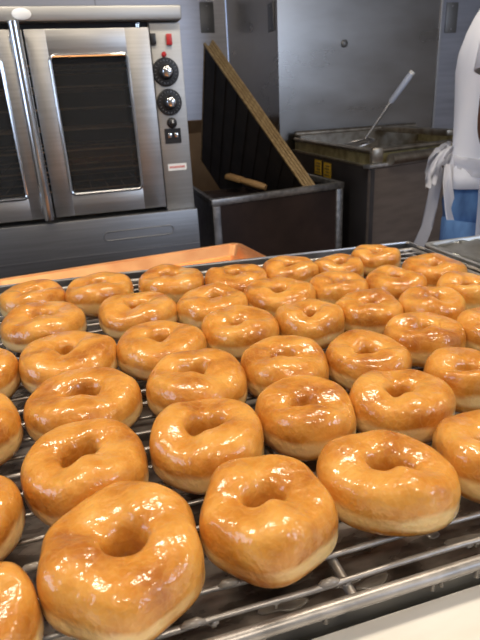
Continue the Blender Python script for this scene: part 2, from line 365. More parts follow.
# control panel
cp = obj('control_panel', box(0.285, XO1, OY - 0.006, OY + 0.03, 0.862, 1.444, 0.002), OVENPANEL, ov, True)
def dial(x, z, r):
    k = obj('dial', lathe([(r, 0), (r, 0.006), (r * 0.94, 0.010), (r * 0.55, 0.011), (r * 0.5, 0.026), (r * 0.42, 0.03)], axis='Y', origin=(x, OY - 0.006, z), n=36), BLACK, cp, True)
    obj('dial_center', lathe([(r * 0.36, 0), (r * 0.36, 0.003), (r * 0.30, 0.005)], axis='Y', origin=(x + 0.002, OY - 0.036, z), n=24), CHROME, k, True)
    tb = bmesh.new()
    for j in range(20):
        a = 2 * pi * j / 20 + 0.1; u = Vector((cos(a), 0, sin(a))); c = Vector((x, OY - 0.0165, z))
        tube([c + u * r * 0.74, c + u * r * 0.84], 0.0007, tb, 4)
    obj('dial_marks', tb, STEEL, k)
dial(0.3235, 1.303, 0.043); dial(0.327, 1.212, 0.041)
kb = obj('small_knob', lathe([(0.017, 0), (0.017, 0.004), (0.011, 0.006), (0.010, 0.018), (0.007, 0.02)], axis='Y', origin=(0.329, OY - 0.006, 1.148), n=24), BLACK, cp, True)
obj('knob_pointer', box(0.3275, 0.3305, OY - 0.0275, OY - 0.0262, 1.148, 1.158), WHITE, kb)
def rocker(x, z, m):
    s = obj('switch', box(x - 0.009, x + 0.009, OY - 0.016, OY - 0.006, z - 0.016, z + 0.016, 0.002), m, cp, True)
rocker(0.293, 1.398, BLACK); rocker(0.344, 1.396, RED)
obj('indicator_light', lathe([(0.008, 0), (0.008, 0.004), (0.004, 0.008)], axis='Y', origin=(0.3235, OY - 0.006, 1.354), n=18), RED, cp, True)
sk = obj('socket_panel', box(0.301, 0.356, OY - 0.009, OY - 0.006, 1.083, 1.131, 0.001), BLACK, cp)
for x in (0.311, 0.333): obj('socket_button', box(x, x + 0.013, OY - 0.014, OY - 0.009, 1.101, 1.117, 0.002), CHROME, sk, True)
lb = obj('label_sticker', box(0.302, 0.366, OY - 0.0075, OY - 0.0062, 0.994, 1.016), WHITE, cp)
b = bmesh.new()
for j in range(9): box(0.307 + j * 0.006, 0.311 + j * 0.006, OY - 0.0082, OY - 0.0075, 1.002, 1.009, bm=b)
obj('label_text', b, REDINK, lb)
# plinth panel below the doors
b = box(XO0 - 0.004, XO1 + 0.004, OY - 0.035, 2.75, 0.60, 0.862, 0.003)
lw = obj('lower_panel', b, OVENDIM, ov, True)
og = [(0.175 + x, OY - 0.0355, 0.798 + z) for x, z in rrect(0.24, 0.030, 0.0149, 6)]
obj('embossed_slot', tube(og, 0.0018, closed=True, n=6), STEEL, lw, True)
obj('panel_seam', box(XO0, XO1, OY - 0.0362, OY - 0.034, 0.739, 0.742), STEEL, lw)
for x in (XO0 + 0.05, XO1 - 0.05):
    for y in (OY + 0.06, 2.65):
        obj('leg', lathe([(0.03, 0), (0.022, 0.03), (0.022, 0.56), (0.04, 0.61)], origin=(x, y, 0.0), n=20), STEEL, ov, True)

# ---------------------------------------------------------------- bin in the alcove
def quad(y):  # x limits
    return
F0, F1 = Vector((0.522, 2.195)), Vector((1.186, 2.329)); K0, K1 = Vector((0.535, 3.18)), Vector((1.175, 3.20))
bn = thing('steel_bin', 'dark worn metal bin with a scuffed silver rim standing between oven and fryer', 'bin', (0, 0, 0))
def wallseg(a, c, th, z0, z1, bm=None, bev=0.0):
    a = Vector(a); c = Vector(c); d = (c - a).normalized(); n = Vector((-d.y, d.x)) * th
    return prism([tuple(a), tuple(c), tuple(c + n), tuple(a + n)], z0, z1, bev, bm)
b = wallseg(F0, F1, 0.012, 0.08, 0.802); obj('front_panel', b, BINDARK, bn)
b = wallseg(K0, F0, 0.012, 0.08, 0.802); wallseg(F1, K1, 0.012, 0.08, 0.802, b); wallseg(K1, K0, 0.012, 0.08, 0.30, b)
prism([tuple(F0), tuple(F1), tuple(K1), tuple(K0)], 0.07, 0.09, 0, b)
obj('side_walls', b, BINSTEEL, bn)
b = wallseg(F0 + Vector((-.006, -.006)), F1 + Vector((.006, -.006)), 0.03, 0.802, 0.831, None, 0.004)
obj('front_rim', b, BINRIM, bn, True)
b = wallseg(F1 + Vector((.006, .02)), K1 + Vector((.006, 0)), 0.026, 0.804, 0.830, None, 0.003)
obj('side_rim', b, BINRIM, bn, True)
b = wallseg(K0 + Vector((-.006, 0)), F0 + Vector((-.006, .02)), 0.022, 0.804, 0.829, None, 0.003)
obj('side_rim', b, BINSTEEL, bn, True)
for p, m_ in ((F0, BINSTEEL), (F1 + Vector((-0.034, -0.006)), BINRIM), (K0, BINSTEEL), (K1 + Vector((-0.03, -0.03)), BINSTEEL)):
    obj('post', box(p.x - 0.004, p.x + 0.030, p.y - 0.008, p.y + 0.024, 0.06, 0.802, 0.003), m_, bn, True)
    obj('caster', lathe([(0.028, -0.012), (0.03, -0.008), (0.03, 0.008), (0.028, 0.012)], axis='X', origin=(p.x + 0.013, p.y + 0.01, 0.03), n=20), BLACK, bn, True)
# leaning sheet pans
T = Vector((0.7275, 3.0, 1.4823)); Bq = Vector((1.0230, 2.42, 0.8151))
e2 = Bq - T; Lx = e2.length; u2 = e2.normalized()
e1 = Vector((0.055, 0.52, -0.60)).normalized()
nn = u2.cross(e1).normalized()
if nn.x < 0: nn = -nn
PL, PD = Lx + 0.04, 0.83
labs = ['lowest of the four dark sheet pans leaning in the steel bin, its ribbed underside showing',
        'second from the bottom of the four sheet pans leaning in the steel bin',
        'third from the bottom of the four sheet pans leaning in the steel bin',
        'topmost of the four sheet pans leaning in the steel bin, tan rim toward the wall']
for i in range(4):
    pn = thing('sheet_pan', labs[i], 'sheet pan', tuple(T + nn * (i * 0.0158) + u2 * (0.012 * ((i * 2) % 3) - 0.012)), 0, 'sheet pans leaning in the steel bin')
    def P(a, c, h): return u2 * a + e1 * c + nn * h
    def slab(a0, a1, c0, c1, h0, h1, bm=None):
        b = bmesh.new(); vs = [b.verts.new(P(a, c, h)) for a in (a0, a1) for c in (c0, c1) for h in (h0, h1)]
        for f in ((0, 1, 3, 2), (4, 6, 7, 5), (0, 4, 5, 1), (2, 3, 7, 6), (0, 2, 6, 4), (1, 5, 7, 3)): b.faces.new([vs[k] for k in f])
        return merge(bm, b)
    b = slab(0.008, PL - 0.008, 0.008, PD, 0.004, 0.007)
    if i == 0:
        for j in range(9): a = 0.07 + j * 0.108; slab(a, a + 0.05, 0.012, PD - 0.01, 0.0, 0.004, b)
    obj('sheet', b, PANDARK, pn)
    b = slab(0, PL, 0, 0.010, 0, 0.0125); slab(0, 0.010, 0.010, PD, 0.002, 0.0125, b)
    obj('rim', b, PANEDGE, pn)
# wooden brush lying on the bin
t = thing('wooden_brush', 'light wooden handled bench brush lying inside the steel bin', 'brush', (0.783, 2.700, 0.825), radians(-45))
t.rotation_euler = (0, radians(14), radians(-45)); t.scale = (0.75, 0.85, 0.8)
obj('block', box(-0.09, 0.03, -0.032, 0.032, 0, 0.030, 0.006), WOOD, t, True)
obj('handle', tube([(0.03, 0, 0.014), (0.07, 0, 0.014), (0.17, 0.0, 0.014), (0.21, 0.0, 0.014)], 0.015, n=14, radii=[0.018, 0.022, 0.024, 0.018]), WOOD, t, True)
b = bmesh.new()
for i in range(12):
    for j in range(4): x = -0.085 + i * 0.0095; y = -0.022 + j * 0.0146; tube([(x, y, 0), (x, y, -0.045)], 0.0022, b, 5)
obj('bristles', b, BLACK, t)
t = thing('dark_crate', 'dark crate inside the steel bin, under the wooden brush', 'crate', (0.70, 2.56, 0.092))
obj('crate_body', loft([rr3(0.28, 0.40, 0.02, 0), rr3(0.30, 0.42, 0.02, 0.68), rr3(0.31, 0.43, 0.02, 0.68), rr3(0.31, 0.43, 0.02, 0.69), rr3(0.29, 0.41, 0.02, 0.69), rr3(0.29, 0.41, 0.02, 0.675)]), BINDARK, t, True)
# cardboard
t = thing('cardboard_box', 'brown cardboard box standing in the alcove behind the oven', 'box', (0.86, 4.02, 0), radians(6))
obj('carton', box(-0.22, 0.30, -0.17, 0.17, 0.002, 1.02, 0.004), CARD, t)
obj('flap', loft([[(-0.22, -0.17, 1.02), (0.30, -0.17, 1.02), (0.30, -0.165, 1.024), (-0.22, -0.165, 1.024)], [(-0.20, -0.25, 1.10), (0.28, -0.25, 1.10), (0.28, -0.245, 1.105), (-0.20, -0.245, 1.105)]]), CARD, t)

# ---------------------------------------------------------------- fryer
A0 = Vector((1.225, 2.145)); A1 = Vector((2.12, 2.40)); A3 = Vector((1.30, 3.27)); A2 = Vector((2.20, 3.29))
fr = thing('doughnut_fryer', 'large floor fryer with a greasy steel tank, brown front and dark side', 'fryer', (0, 0, 0))
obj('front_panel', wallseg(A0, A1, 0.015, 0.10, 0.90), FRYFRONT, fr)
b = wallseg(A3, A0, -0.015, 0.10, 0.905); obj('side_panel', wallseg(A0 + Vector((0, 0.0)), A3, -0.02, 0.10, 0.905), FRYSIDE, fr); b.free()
b = wallseg(A1, A2, 0.015, 0.10, 0.90); wallseg(A2, A3, 0.015, 0.10, 0.90, b)
prism([tuple(A0), tuple(A1), tuple(A2), tuple(A3)], 0.09, 0.11, 0, b); obj('cabinet', b, FRYFRONT, fr)
b = wallseg(A0 + Vector((-.008, -.008)), A1 + Vector((0, -.008)), 0.045, 0.903, 0.920, None, 0.004)
obj('front_rim', b, BINRIM, fr, True)
def lerp(a, c, t): return a + (c - a) * t
def inset(k):
    c = (A0 + A1 + A2 + A3) / 4; return [lerp(p, c, k) for p in (A0, A1, A2, A3)]
I = inset(0.05)
# deck between cabinet edge and tank wall
b = bmesh.new(); J = inset(0.0); I2 = inset(0.12)
for k in range(4):
    a, c, d, e = J[k], J[(k + 1) % 4], I2[(k + 1) % 4], I2[k]
    prism([tuple(a), tuple(c), tuple(d), tuple(e)], 0.902, 0.912, 0, b)
obj('deck', b, FRYRIM, fr)
b = bmesh.new()
for k in range(4):
    a, c, d, e = I[k], I[(k + 1) % 4], inset(0.065)[(k + 1) % 4], inset(0.065)[k]
    prism([tuple(a), tuple(c), tuple(d), tuple(e)], 0.912, 0.968, 0, b)
obj('tank_wall', b, FRYIN, fr)
b = bmesh.new(); z = 0.972
tube([(I[0].x, I[0].y, z), (I[1].x, I[1].y, z)], 0.011, b, 10); tube([(I[0].x, I[0].y, z), (I[3].x, I[3].y, z)], 0.012, b, 10)
tube([(I[1].x, I[1].y, z), (I[2].x, I[2].y, z)], 0.011, b, 10); tube([(I[3].x, I[3].y, z + 0.03), (I[2].x, I[2].y, z + 0.03)], 0.016, b, 10)
obj('tank_rail', b, FRYRIM, fr, True)
IB = inset(0.07)
b = prism([tuple(p) for p in IB], 0.885, 0.905); obj('oil', b, OIL, fr)
b = prism([tuple(lerp(IB[3], IB[2], 0.0)), tuple(lerp(IB[3], IB[2], 1.0)), tuple(lerp(IB[2], IB[1], 0.07)), tuple(lerp(IB[3], IB[0], 0.07))], 0.905, 0.995)
obj('back_ledge', b, FRYRIM, fr)
obj('drain_roll', tube([(A0.x + 0.10, A0.y + 0.01, 0.935), (A0.x + 0.52, A0.y + 0.13, 0.935)], 0.024, n=16), FRYRIM, fr, True)
obj('corner_bracket', box(A0.x + 0.015, A0.x + 0.075, A0.y + 0.02, A0.y + 0.05, 0.92, 0.99, 0.012), FRYRIM, fr, True)
obj('grid_crossbar', box(1.86, 1.93, 2.50, 3.15, 0.985, 1.015, 0.004), FRYRIM, fr, True)
for x, y in ((1.30, 2.25), (2.05, 2.45), (1.36, 3.2), (2.1, 3.2)):
    obj('leg', lathe([(0.03, 0), (0.022, 0.02), (0.022, 0.1)], origin=(x, y, 0), n=16), STEEL, fr, True)
for y0, y1, z in ((2.735, 2.835, 0.853), (2.60, 2.70, 0.850)):
    xs = lambda y: 1.225 + 0.075 * (y - 2.145) / 1.125 - 0.0015
    st = obj('warning_sticker', loft([[(xs(y0), y0, z - 0.04), (xs(y1), y1, z - 0.04), (xs(y1), y1, z + 0.035), (xs(y0), y0, z + 0.035)],
                                      [(xs(y0) - 0.001, y0, z - 0.04), (xs(y1) - 0.001, y1, z - 0.04), (xs(y1) - 0.001, y1, z + 0.035), (xs(y0) - 0.001, y0, z + 0.035)]]), YELLOW, fr)
    b = bmesh.new()
    for k in range(4):
        q = z - 0.028 + k * 0.016; ya, yb = y0 + 0.015, y1 - 0.015 - (k % 2) * 0.02
        tube([(xs(ya) - 0.002, ya, q), (xs(yb) - 0.002, yb, q)], 0.0022, b, 5)
    obj('sticker_print', b, BLACK, st)
# skimmer
t = thing('skimmer', 'long-handled metal skimmer with a pale grip leaning in the fryer', 'skimmer', (0, 0, 0))
p0, p1, p2 = Vector((1.475, 2.65, 0.99)), Vector((1.579, 2.60, 1.158)), Vector((1.658, 2.55, 1.287))
obj('shaft', tube([p0, p1], 0.0065, n=10), STEEL, t, True)
obj('grip', tube([p1, lerp(p1, p2, 0.06), lerp(p1, p2, 0.9), p2], 0.013, n=14, radii=[0.008, 0.014, 0.016, 0.013]), GRIP, t, True)
obj('end_cap', tube([p2, p2 + (p2 - p1).normalized() * 0.014], 0.014, n=14), WHITE, t, True)
b = bmesh.new(); c0 = Vector((1.44, 2.68, 0.965))
ring = [c0 + Vector((0.09 * cos(a), 0.09 * sin(a), 0.02 * cos(a))) for a in [2 * pi * k / 24 for k in range(24)]]
tube(ring, 0.005, b, 8, closed=True)
for k in range(-3, 4):
    h = (1 - (k / 4) ** 2) ** .5 * 0.09
    tube([c0 + Vector((k * .0225, -h, k * .005)), c0 + Vector((k * .0225, h, k * .005))], 0.002, b, 5)
    tube([c0 + Vector((-h, k * .0225, -h * .2)), c0 + Vector((h, k * .0225, h * .2))], 0.002, b, 5)
obj('mesh_head', b, STEEL, t, True)

# ---------------------------------------------------------------- tables
def table(label, x0, x1, y0, y1, z, m=TABLE):
    t = thing('steel_table', label, 'table', ((x0 + x1) / 2, (y0 + y1) / 2, 0))
    hx, hy = (x1 - x0) / 2, (y1 - y0) / 2
    obj('tabletop', box(-hx, hx, -hy, hy, z - 0.03, z, 0.003), m, t, True)
    for sx in (-1, 1):
        for sy in (-1, 1):
            obj('leg', lathe([(0.02, 0), (0.016, 0.03), (0.02, 0.05), (0.02, z - 0.03)], origin=(sx * (hx - 0.05), sy * (hy - 0.05), 0), n=16), STEEL, t, True)
    obj('lower_shelf', box(-hx + 0.04, hx - 0.04, -hy + 0.04, hy - 0.04, 0.25, 0.275, 0.003), m, t)
    return t
ZT = 0.882
table('long steel work table under the glazing tray', -0.85, 1.06, -0.35, 0.97, ZT)
table('low steel bench in front of the oven, under the golden sheet pan', -0.62, 0.34, 0.985, 1.36, 0.802)

# golden sheet pan behind the rack
ang = math.atan2(1.439 - 1.364, 0.4076 + 0.2187)
u = Vector((cos(ang), sin(ang))); v = Vector((-u.y, u.x))
W, D = 0.66, 0.44
cpt = Vector((0.4076, 1.439)) - u * (W / 2) - v * (D / 2)
t = thing('sheet_pan', 'golden brown sheet pan on the bench behind the doughnut rack', 'sheet pan', (cpt.x, cpt.y, 0.802), ang)
obj('pan', pan_body(W, D, 0.028, 0.0015, 0.008, 0.020, 0.022), COPPER, t, True)
ln = [(x, y, 0.0285) for x, y in rrect(W - 0.004, D - 0.004, 0.028)]
obj('rolled_edge', tube(ln, 0.0032, closed=True, n=8), COPPER, t, True)

# white board in front
t = thing('cutting_board', 'white board lying on the table in front of the rack', 'board', (0.18, 0.04, ZT))
obj('board', box(-0.42, 0.42, -0.165, 0.168, 0.0, 0.020, 0.003), BOARD, t, True)

# ---------------------------------------------------------------- glazing tray + wire rack
TX0, TX1, TY0, TY1 = -0.30, 0.612, 0.213, 0.942
tr = thing('glazing_tray', 'shallow dark steel tray catching glaze under the wire rack', 'tray', ((TX0 + TX1) / 2, (TY0 + TY1) / 2, ZT))
W, D = TX1 - TX0, TY1 - TY0
R = [rr3(W, D, 0.006, 0), rr3(W, D, 0.006, 0.024), rr3(W - .005, D - .005, 0.004, 0.024), rr3(W - .005, D - .005, 0.004, 0.0025)]
b = loft(R, cap1=False); obj('tray_wall', b, TRAY, tr)
obj('tray_floor', box(-W / 2 + .003, W / 2 - .003, -D / 2 + .003, D / 2 - .003, 0.0012, 0.003), TRAYIN, tr)
# high back and right splash edges
b = box(-W / 2, W / 2, D / 2 - 0.003, D / 2, 0.024, 0.042, 0.001); obj('back_edge', b, TRAY, tr)
b = box(W / 2 - 0.003, W / 2, -D / 2 + 0.1, D / 2, 0.024, 0.040, 0.001); obj('side_edge', b, TRAY, tr)
b = tube([(-W / 2, D / 2, 0.042), (W / 2, D / 2, 0.042), (W / 2, -D / 2 + 0.1, 0.040)], 0.0022, n=8)
obj('rolled_edge', b, STEEL, tr, True)
# pools of glaze on the tray floor
random.seed(4)
b = bmesh.new()
def blob(cx, cy, rx, ry, z, h, bm, n=18):
    ph = [random.uniform(0, 6.28) for _ in range(3)]
    pr = lambda a: 1 + 0.18 * sin(2 * a + ph[0]) + 0.12 * sin(3 * a + ph[1]) + 0.08 * sin(5 * a + ph[2])
    def ring(k, zz): return [(cx + rx * k * pr(a) * cos(a), cy + ry * k * pr(a) * sin(a), zz) for a in [2 * pi * i / n for i in range(n)]]
    return loft([ring(1, z), ring(0.97, z + h * .5), ring(0.8, z + h * .9), ring(0.3, z + h)], bm)
x0, y0 = (TX0 + TX1) / 2, (TY0 + TY1) / 2
for i in range(34):
    cx = random.uniform(-0.2, 0.5); cy = random.uniform(0.225, 0.33) if i < 24 else random.uniform(0.35, 0.9)
    blob(cx - x0, cy - y0, random.uniform(.006, .022), random.uniform(.004, .009), 0.003, 0.0012, b)
p = obj('glaze_puddles', b, GLAZE, tr, 'all'); p['kind'] = 'stuff'

ZW = 0.9225
rk = thing('wire_rack', 'steel wire glazing rack carrying the rows of doughnuts', 'rack', (0, 0, 0))
RX0, RX1, RY0, RY1 = -0.285, 0.600, 0.2095, 0.905
fz = 0.9185
cor = [(RX0, RY0, fz), (RX1, RY0, fz), (RX1, RY1, fz), (RX0, RY1, fz)]
obj('frame', tube([Vector(c) for c in [(RX0, RY0, fz), (RX1, RY0, fz)]], 0.0043, n=14), WIRE, rk, True)
obj('frame', tube([(RX0, RY1, fz), (RX1, RY1, fz)], 0.0043, n=14), WIRE, rk, True)
obj('frame', tube([(RX0, RY0, fz), (RX0, RY1, fz)], 0.0043, n=14), WIRE, rk, True)
obj('frame', tube([(RX1, RY0, fz), (RX1, RY1, fz)], 0.0043, n=14), WIRE, rk, True)
ys = [0.2235, 0.2435]; y = 0.2705
while y < RY1 - 0.01: ys.append(y); y += 0.0262
for i, y in enumerate(ys):
    pts = [(RX0 + (RX1 - RX0) * k / 30, y + 0.0006 * sin(k * 1.3 + i), ZW - 0.0018) for k in range(31)]
    rad = [0.0018 + 0.0005 * max(0, sin(k * 2.1 + i * 1.7)) for k in range(31)]
    obj('wire', tube(pts, 0.002, n=8, radii=rad), WIRE, rk, 'all')
for x in (-0.108, 0.1225, 0.352, 0.582):
    obj('crossbar', tube([(x, RY0, ZW - 0.0068), (x, RY1, ZW - 0.0068)], 0.0033, n=12), WIRE, rk, True)
# drips of glaze hanging under the front bar and wires
random.seed(11)
b = bmesh.new()
for i in range(70):
    k = random.choice([0, 0, 0, 1, 2, 3]); y = [RY0, ys[0], ys[1], ys[2]][k]
    x = random.uniform(-0.22, 0.45); L = random.uniform(0.003, 0.010) if k == 0 else random.uniform(0.002, 0.006)
    zt = fz - 0.003 if k == 0 else ZW - 0.003; r = random.uniform(0.0012, 0.0024)
    tube([(x, y, zt), (x, y, zt - L * 0.4), (x, y, zt - L * 0.85), (x, y, zt - L)], r, b, 8, radii=[r * 1.8, r * 0.8, r, r * 0.4])
p = obj('glaze_drips', b, GLAZE, rk, 'all'); p['kind'] = 'stuff'
b = bmesh.new()
for i in range(26):
    x = random.uniform(-0.2, 0.42); y = random.choice(ys[:4]); 
    tube([(x, y, ZW - 0.0012), (x + 0.004, y, ZW), (x + 0.011, y, ZW), (x + 0.016, y, ZW - 0.0012)], 0.002, b, 8, radii=[0.001, 0.0026, 0.0028, 0.001])
p = obj('glaze_beads', b, GLAZE, rk, 'all'); p['kind'] = 'stuff'
b = bmesh.new()
for i in range(14):
    yy = random.uniform(0.52, 0.92); blob(TX1 - 0.001, yy, 0.0045, random.uniform(.006, .016), ZT + 0.0405, 0.003, b)
p = obj('glaze_spatter', b, GLAZE, None, 'all'); tag(p, 'white dried glaze spatter on the right edge of the glazing tray', 'glaze', None, 'stuff')

# the tray and rack are not quite square: the back edge runs slightly toward the viewer at the right
for root in (tr, rk):
    ox, oy = root.location.x, root.location.y
    for ch in root.children:
        for v_ in ch.data.vertices:
            X_, Y_ = v_.co.x + ox, v_.co.y + oy
            v_.co.y += (Y_ - 0.213) / 0.729 * (0.043 - 0.070 * (X_ + 0.3) / 0.912)

# ---------------------------------------------------------------- second tray at the right
t = thing('glaze_tray', 'pale steel tray with crumpled liner at the far right of the table', 'tray', (0.865, 0.70, ZT))
obj('tray', pan_body(0.40, 0.50, 0.026, 0.0015, 0.007, 0.014, 0.02), FOIL, t, True)
b = bmesh.new(); n = 22; random.seed(5)
g = [[b.verts.new((-0.19 + 0.38 * i / n, -0.24 + 0.48 * j / n, 0.0225 + random.uniform(-.003, .004))) for j in range(n + 1)] for i in range(n + 1)]
for i in range(n):
    for j in range(n): b.faces.new([g[i][j], g[i + 1][j], g[i + 1][j + 1], g[i][j + 1]])
bmesh.ops.solidify(b, geom=list(b.faces), thickness=0.0008)
obj('liner', b, FOIL, t, 'all')

# ---------------------------------------------------------------- doughnuts
DATA = {
'a1': (-0.0901, 0.2429, 0.0333, 0.0005, 0.0060),
'a2': (-0.0093, 0.2656, 0.0497, 0.0032, -0.0075),
'a3': (0.0864, 0.2689, 0.0445, -0.0015, 0.0002),
'a4': (0.1778, 0.2734, 0.0435, 0.0012, -0.0027),
'a5': (0.2653, 0.2717, 0.0395, -0.0037, -0.0054),
'b1': (-0.1104, 0.3364, 0.0384, 0.0009, 0.0069),
'b2': (-0.0278, 0.3625, 0.0470, -0.0046, 0.0013),
'b3': (0.0688, 0.3652, 0.0469, -0.0017, 0.0019),
'b4': (0.1588, 0.3732, 0.0426, -0.0057, -0.0082),
'b5': (0.2451, 0.3602, 0.0436, -0.0037, -0.0009),
'b6': (0.3275, 0.3800, 0.0383, -0.0050, -0.0159),
'c1': (-0.1246, 0.4521, 0.0434, 0.0017, 0.0046),
'c2': (-0.0275, 0.4643, 0.0525, 0.0015, 0.0009),
'c3': (0.0810, 0.4629, 0.0485, -0.0037, 0.0068),
'c4': (0.1738, 0.4663, 0.0461, -0.0022, -0.0018),
'c5': (0.2602, 0.4497, 0.0439, -0.0046, -0.0068),
'c6': (0.3453, 0.4723, 0.0430, -0.0020, -0.0037),
'c7': (0.4246, 0.4597, 0.0393, -0.0021, -0.0079),
'd1': (-0.1372, 0.5684, 0.0448, 0.0027, 0.0000),
'd2': (-0.0398, 0.5716, 0.0523, -0.0018, 0.0034),
'd3': (0.0626, 0.5652, 0.0502, 0.0005, 0.0036),
'd4': (0.1600, 0.5787, 0.0471, -0.0038, -0.0113),
'd5': (0.2452, 0.5663, 0.0417, -0.0021, -0.0073),
'd6': (0.3263, 0.5670, 0.0430, -0.0014, -0.0053),
'd7': (0.4047, 0.5478, 0.0418, -0.0020, 0.0007),
'd8': (0.4817, 0.5729, 0.0417, -0.0094, -0.0111),
'e1': (-0.0715, 0.6974, 0.0539, 0.0008, 0.0048),
'e2': (0.0502, 0.6873, 0.0513, -0.0001, 0.0004),
'e3': (0.1485, 0.6739, 0.0493, 0.0042, 0.0048),
'e4': (0.2460, 0.6702, 0.0491, -0.0048, -0.0045),
'e5': (0.3345, 0.6648, 0.0419, 0.0006, -0.0040),
'e6': (0.4107, 0.6392, 0.0421, 0.0040, 0.0041),
'e7': (0.4930, 0.6678, 0.0464, -0.0025, -0.0068),
'f1': (-0.0909, 0.8118, 0.0473, 0.0004, -0.0066),
'f2': (0.0054, 0.7974, 0.0496, 0.0008, -0.0020),
'f3': (0.1147, 0.7963, 0.0514, -0.0001, 0.0020),
'f4': (0.2092, 0.7625, 0.0492, 0.0009, 0.0059),
'f5': (0.3022, 0.7712, 0.0456, 0.0009, -0.0055),
'f6': (0.3760, 0.7530, 0.0405, -0.0023, -0.0067),
'f7': (0.4560, 0.7750, 0.0415, 0.0005, -0.0037),

}
SHAPE = {  # stretch x, stretch y, angle, hole stretch, hole angle, hole scale, polygon (n, amp, phase), height
 'a2': (1.0, 1.08, 0, 1.12, 0, 1.0, (6, .036, -1.62), .044),
 'a3': (1.0, 1.07, 0, 1.5, 0.0, 1.0, (5, .038, -1.80), .043),
 'a4': (1.15, 0.94, -0.62, 2.3, -0.62, 1.0, (4, .008, .5), .041),
 'b2': (1.0, 1.06, 0, 1.5, 0.85, 1.15, (5, .020, .6), .042),
 'b3': (1.0, 1.04, 0, 1.6, -0.1, 1.1, (6, .014, .2), .042),
 'b4': (1.0, 1.10, 0, 1.1, 0.0, .85, (5, .024, .3), .042),
 'b5': (1.08, 0.98, -0.2, 1.5, -0.2, .85, (4, .015, .0), .040),
 'c2': (1.02, .98, 0, 1.35, 0.2, 1.05, (6, .012, .9), .040),
 'a5': (1.0, 1.1, 0, 1.5, -0.9, 1.0, (5, .02, .9), .041),
 'c6': (1.05, 1.0, 0, 1.6, -0.1, 1.0, (3, .015, .9), .040),
 'b6': (1.0, 1.0, 0, 1.6, -0.7, 1.2, (4, .015, .9), .040),
}
LAB = {
'a1': 'glazed doughnut cut off by the lower left corner, first in the nearest row',
'a2': 'large hexagonal glazed doughnut with a deep round hole, second from left in the nearest row',
'a3': 'glazed doughnut with a pointed front corner, third from left in the nearest row',
'a4': 'oval glazed doughnut with a slanting slot-like hole, fourth from left in the nearest row',
'a5': 'glazed doughnut cut off by the right frame edge, last in the nearest row',
'b1': 'glazed doughnut cut off by the left edge, first in the second row from the front',
'b2': 'broad glazed doughnut with a slanting hole, directly behind the large hexagonal doughnut',
'b3': 'glazed doughnut with a wide flat hole, third from left in the second row',
'b4': 'small glazed doughnut with a tiny hole, fourth from left in the second row',
'b5': 'wide glazed doughnut, fifth from left in the second row, behind the oval one',
'b6': 'glazed doughnut at the right edge of the second row from the front',
'c1': 'glazed doughnut cut off by the left edge in the third row from the front',
'c2': 'broad glazed doughnut with a large open hole, second from left in the third row',
'c3': 'glazed doughnut with a small hole, third from left in the third row from the front',
'c4': 'glazed doughnut, fourth from left in the third row from the front',
'c5': 'glazed doughnut, fifth from left in the third row from the front',
'c6': 'glazed doughnut, sixth from left in the third row from the front',
'c7': 'glazed doughnut cut off by the right edge in the third row from the front',
'd1': 'glazed doughnut cut off by the left edge in the fourth row from the front',
'd2': 'wide glazed doughnut, second from left in the fourth row from the front',
'd3': 'wide glazed doughnut with a nearly closed hole, third from left in the fourth row',
'd4': 'glazed doughnut with a dented rim, fourth from left in the fourth row',
'd5': 'glazed doughnut, fifth from left in the fourth row from the front',
'd6': 'glazed doughnut, sixth from left in the fourth row from the front',
'd7': 'glazed doughnut, seventh from left in the fourth row from the front',
'd8': 'glazed doughnut at the right frame edge of the fourth row',
'e1': 'large flat glazed doughnut at the left end of the fifth row, touching the frame edge',
'e2': 'glazed doughnut, second from left in the fifth row from the front',
'e3': 'glazed doughnut, third from left in the fifth row from the front',
'e4': 'glazed doughnut, fourth from left in the fifth row from the front',
'e5': 'glazed doughnut, fifth from left in the fifth row from the front',
'e6': 'glazed doughnut, sixth from left in the fifth row from the front',
'e7': 'glazed doughnut at the right end of the fifth row, nearest the apron strings',
'f1': 'glazed doughnut at the left end of the backmost row, cut by the frame edge',
'f2': 'glazed doughnut, second from left in the backmost row, under the oven',
'f3': 'glazed doughnut with a dark speck, third from left in the backmost row',
'f4': 'glazed doughnut, fourth from left in the backmost row, before the golden pan corner',
'f5': 'glazed doughnut, fifth from left in the backmost row',
'f6': 'glazed doughnut, second from the right end of the backmost row',
'f7': 'glazed doughnut at the right end of the backmost row, by the tray corner',
}
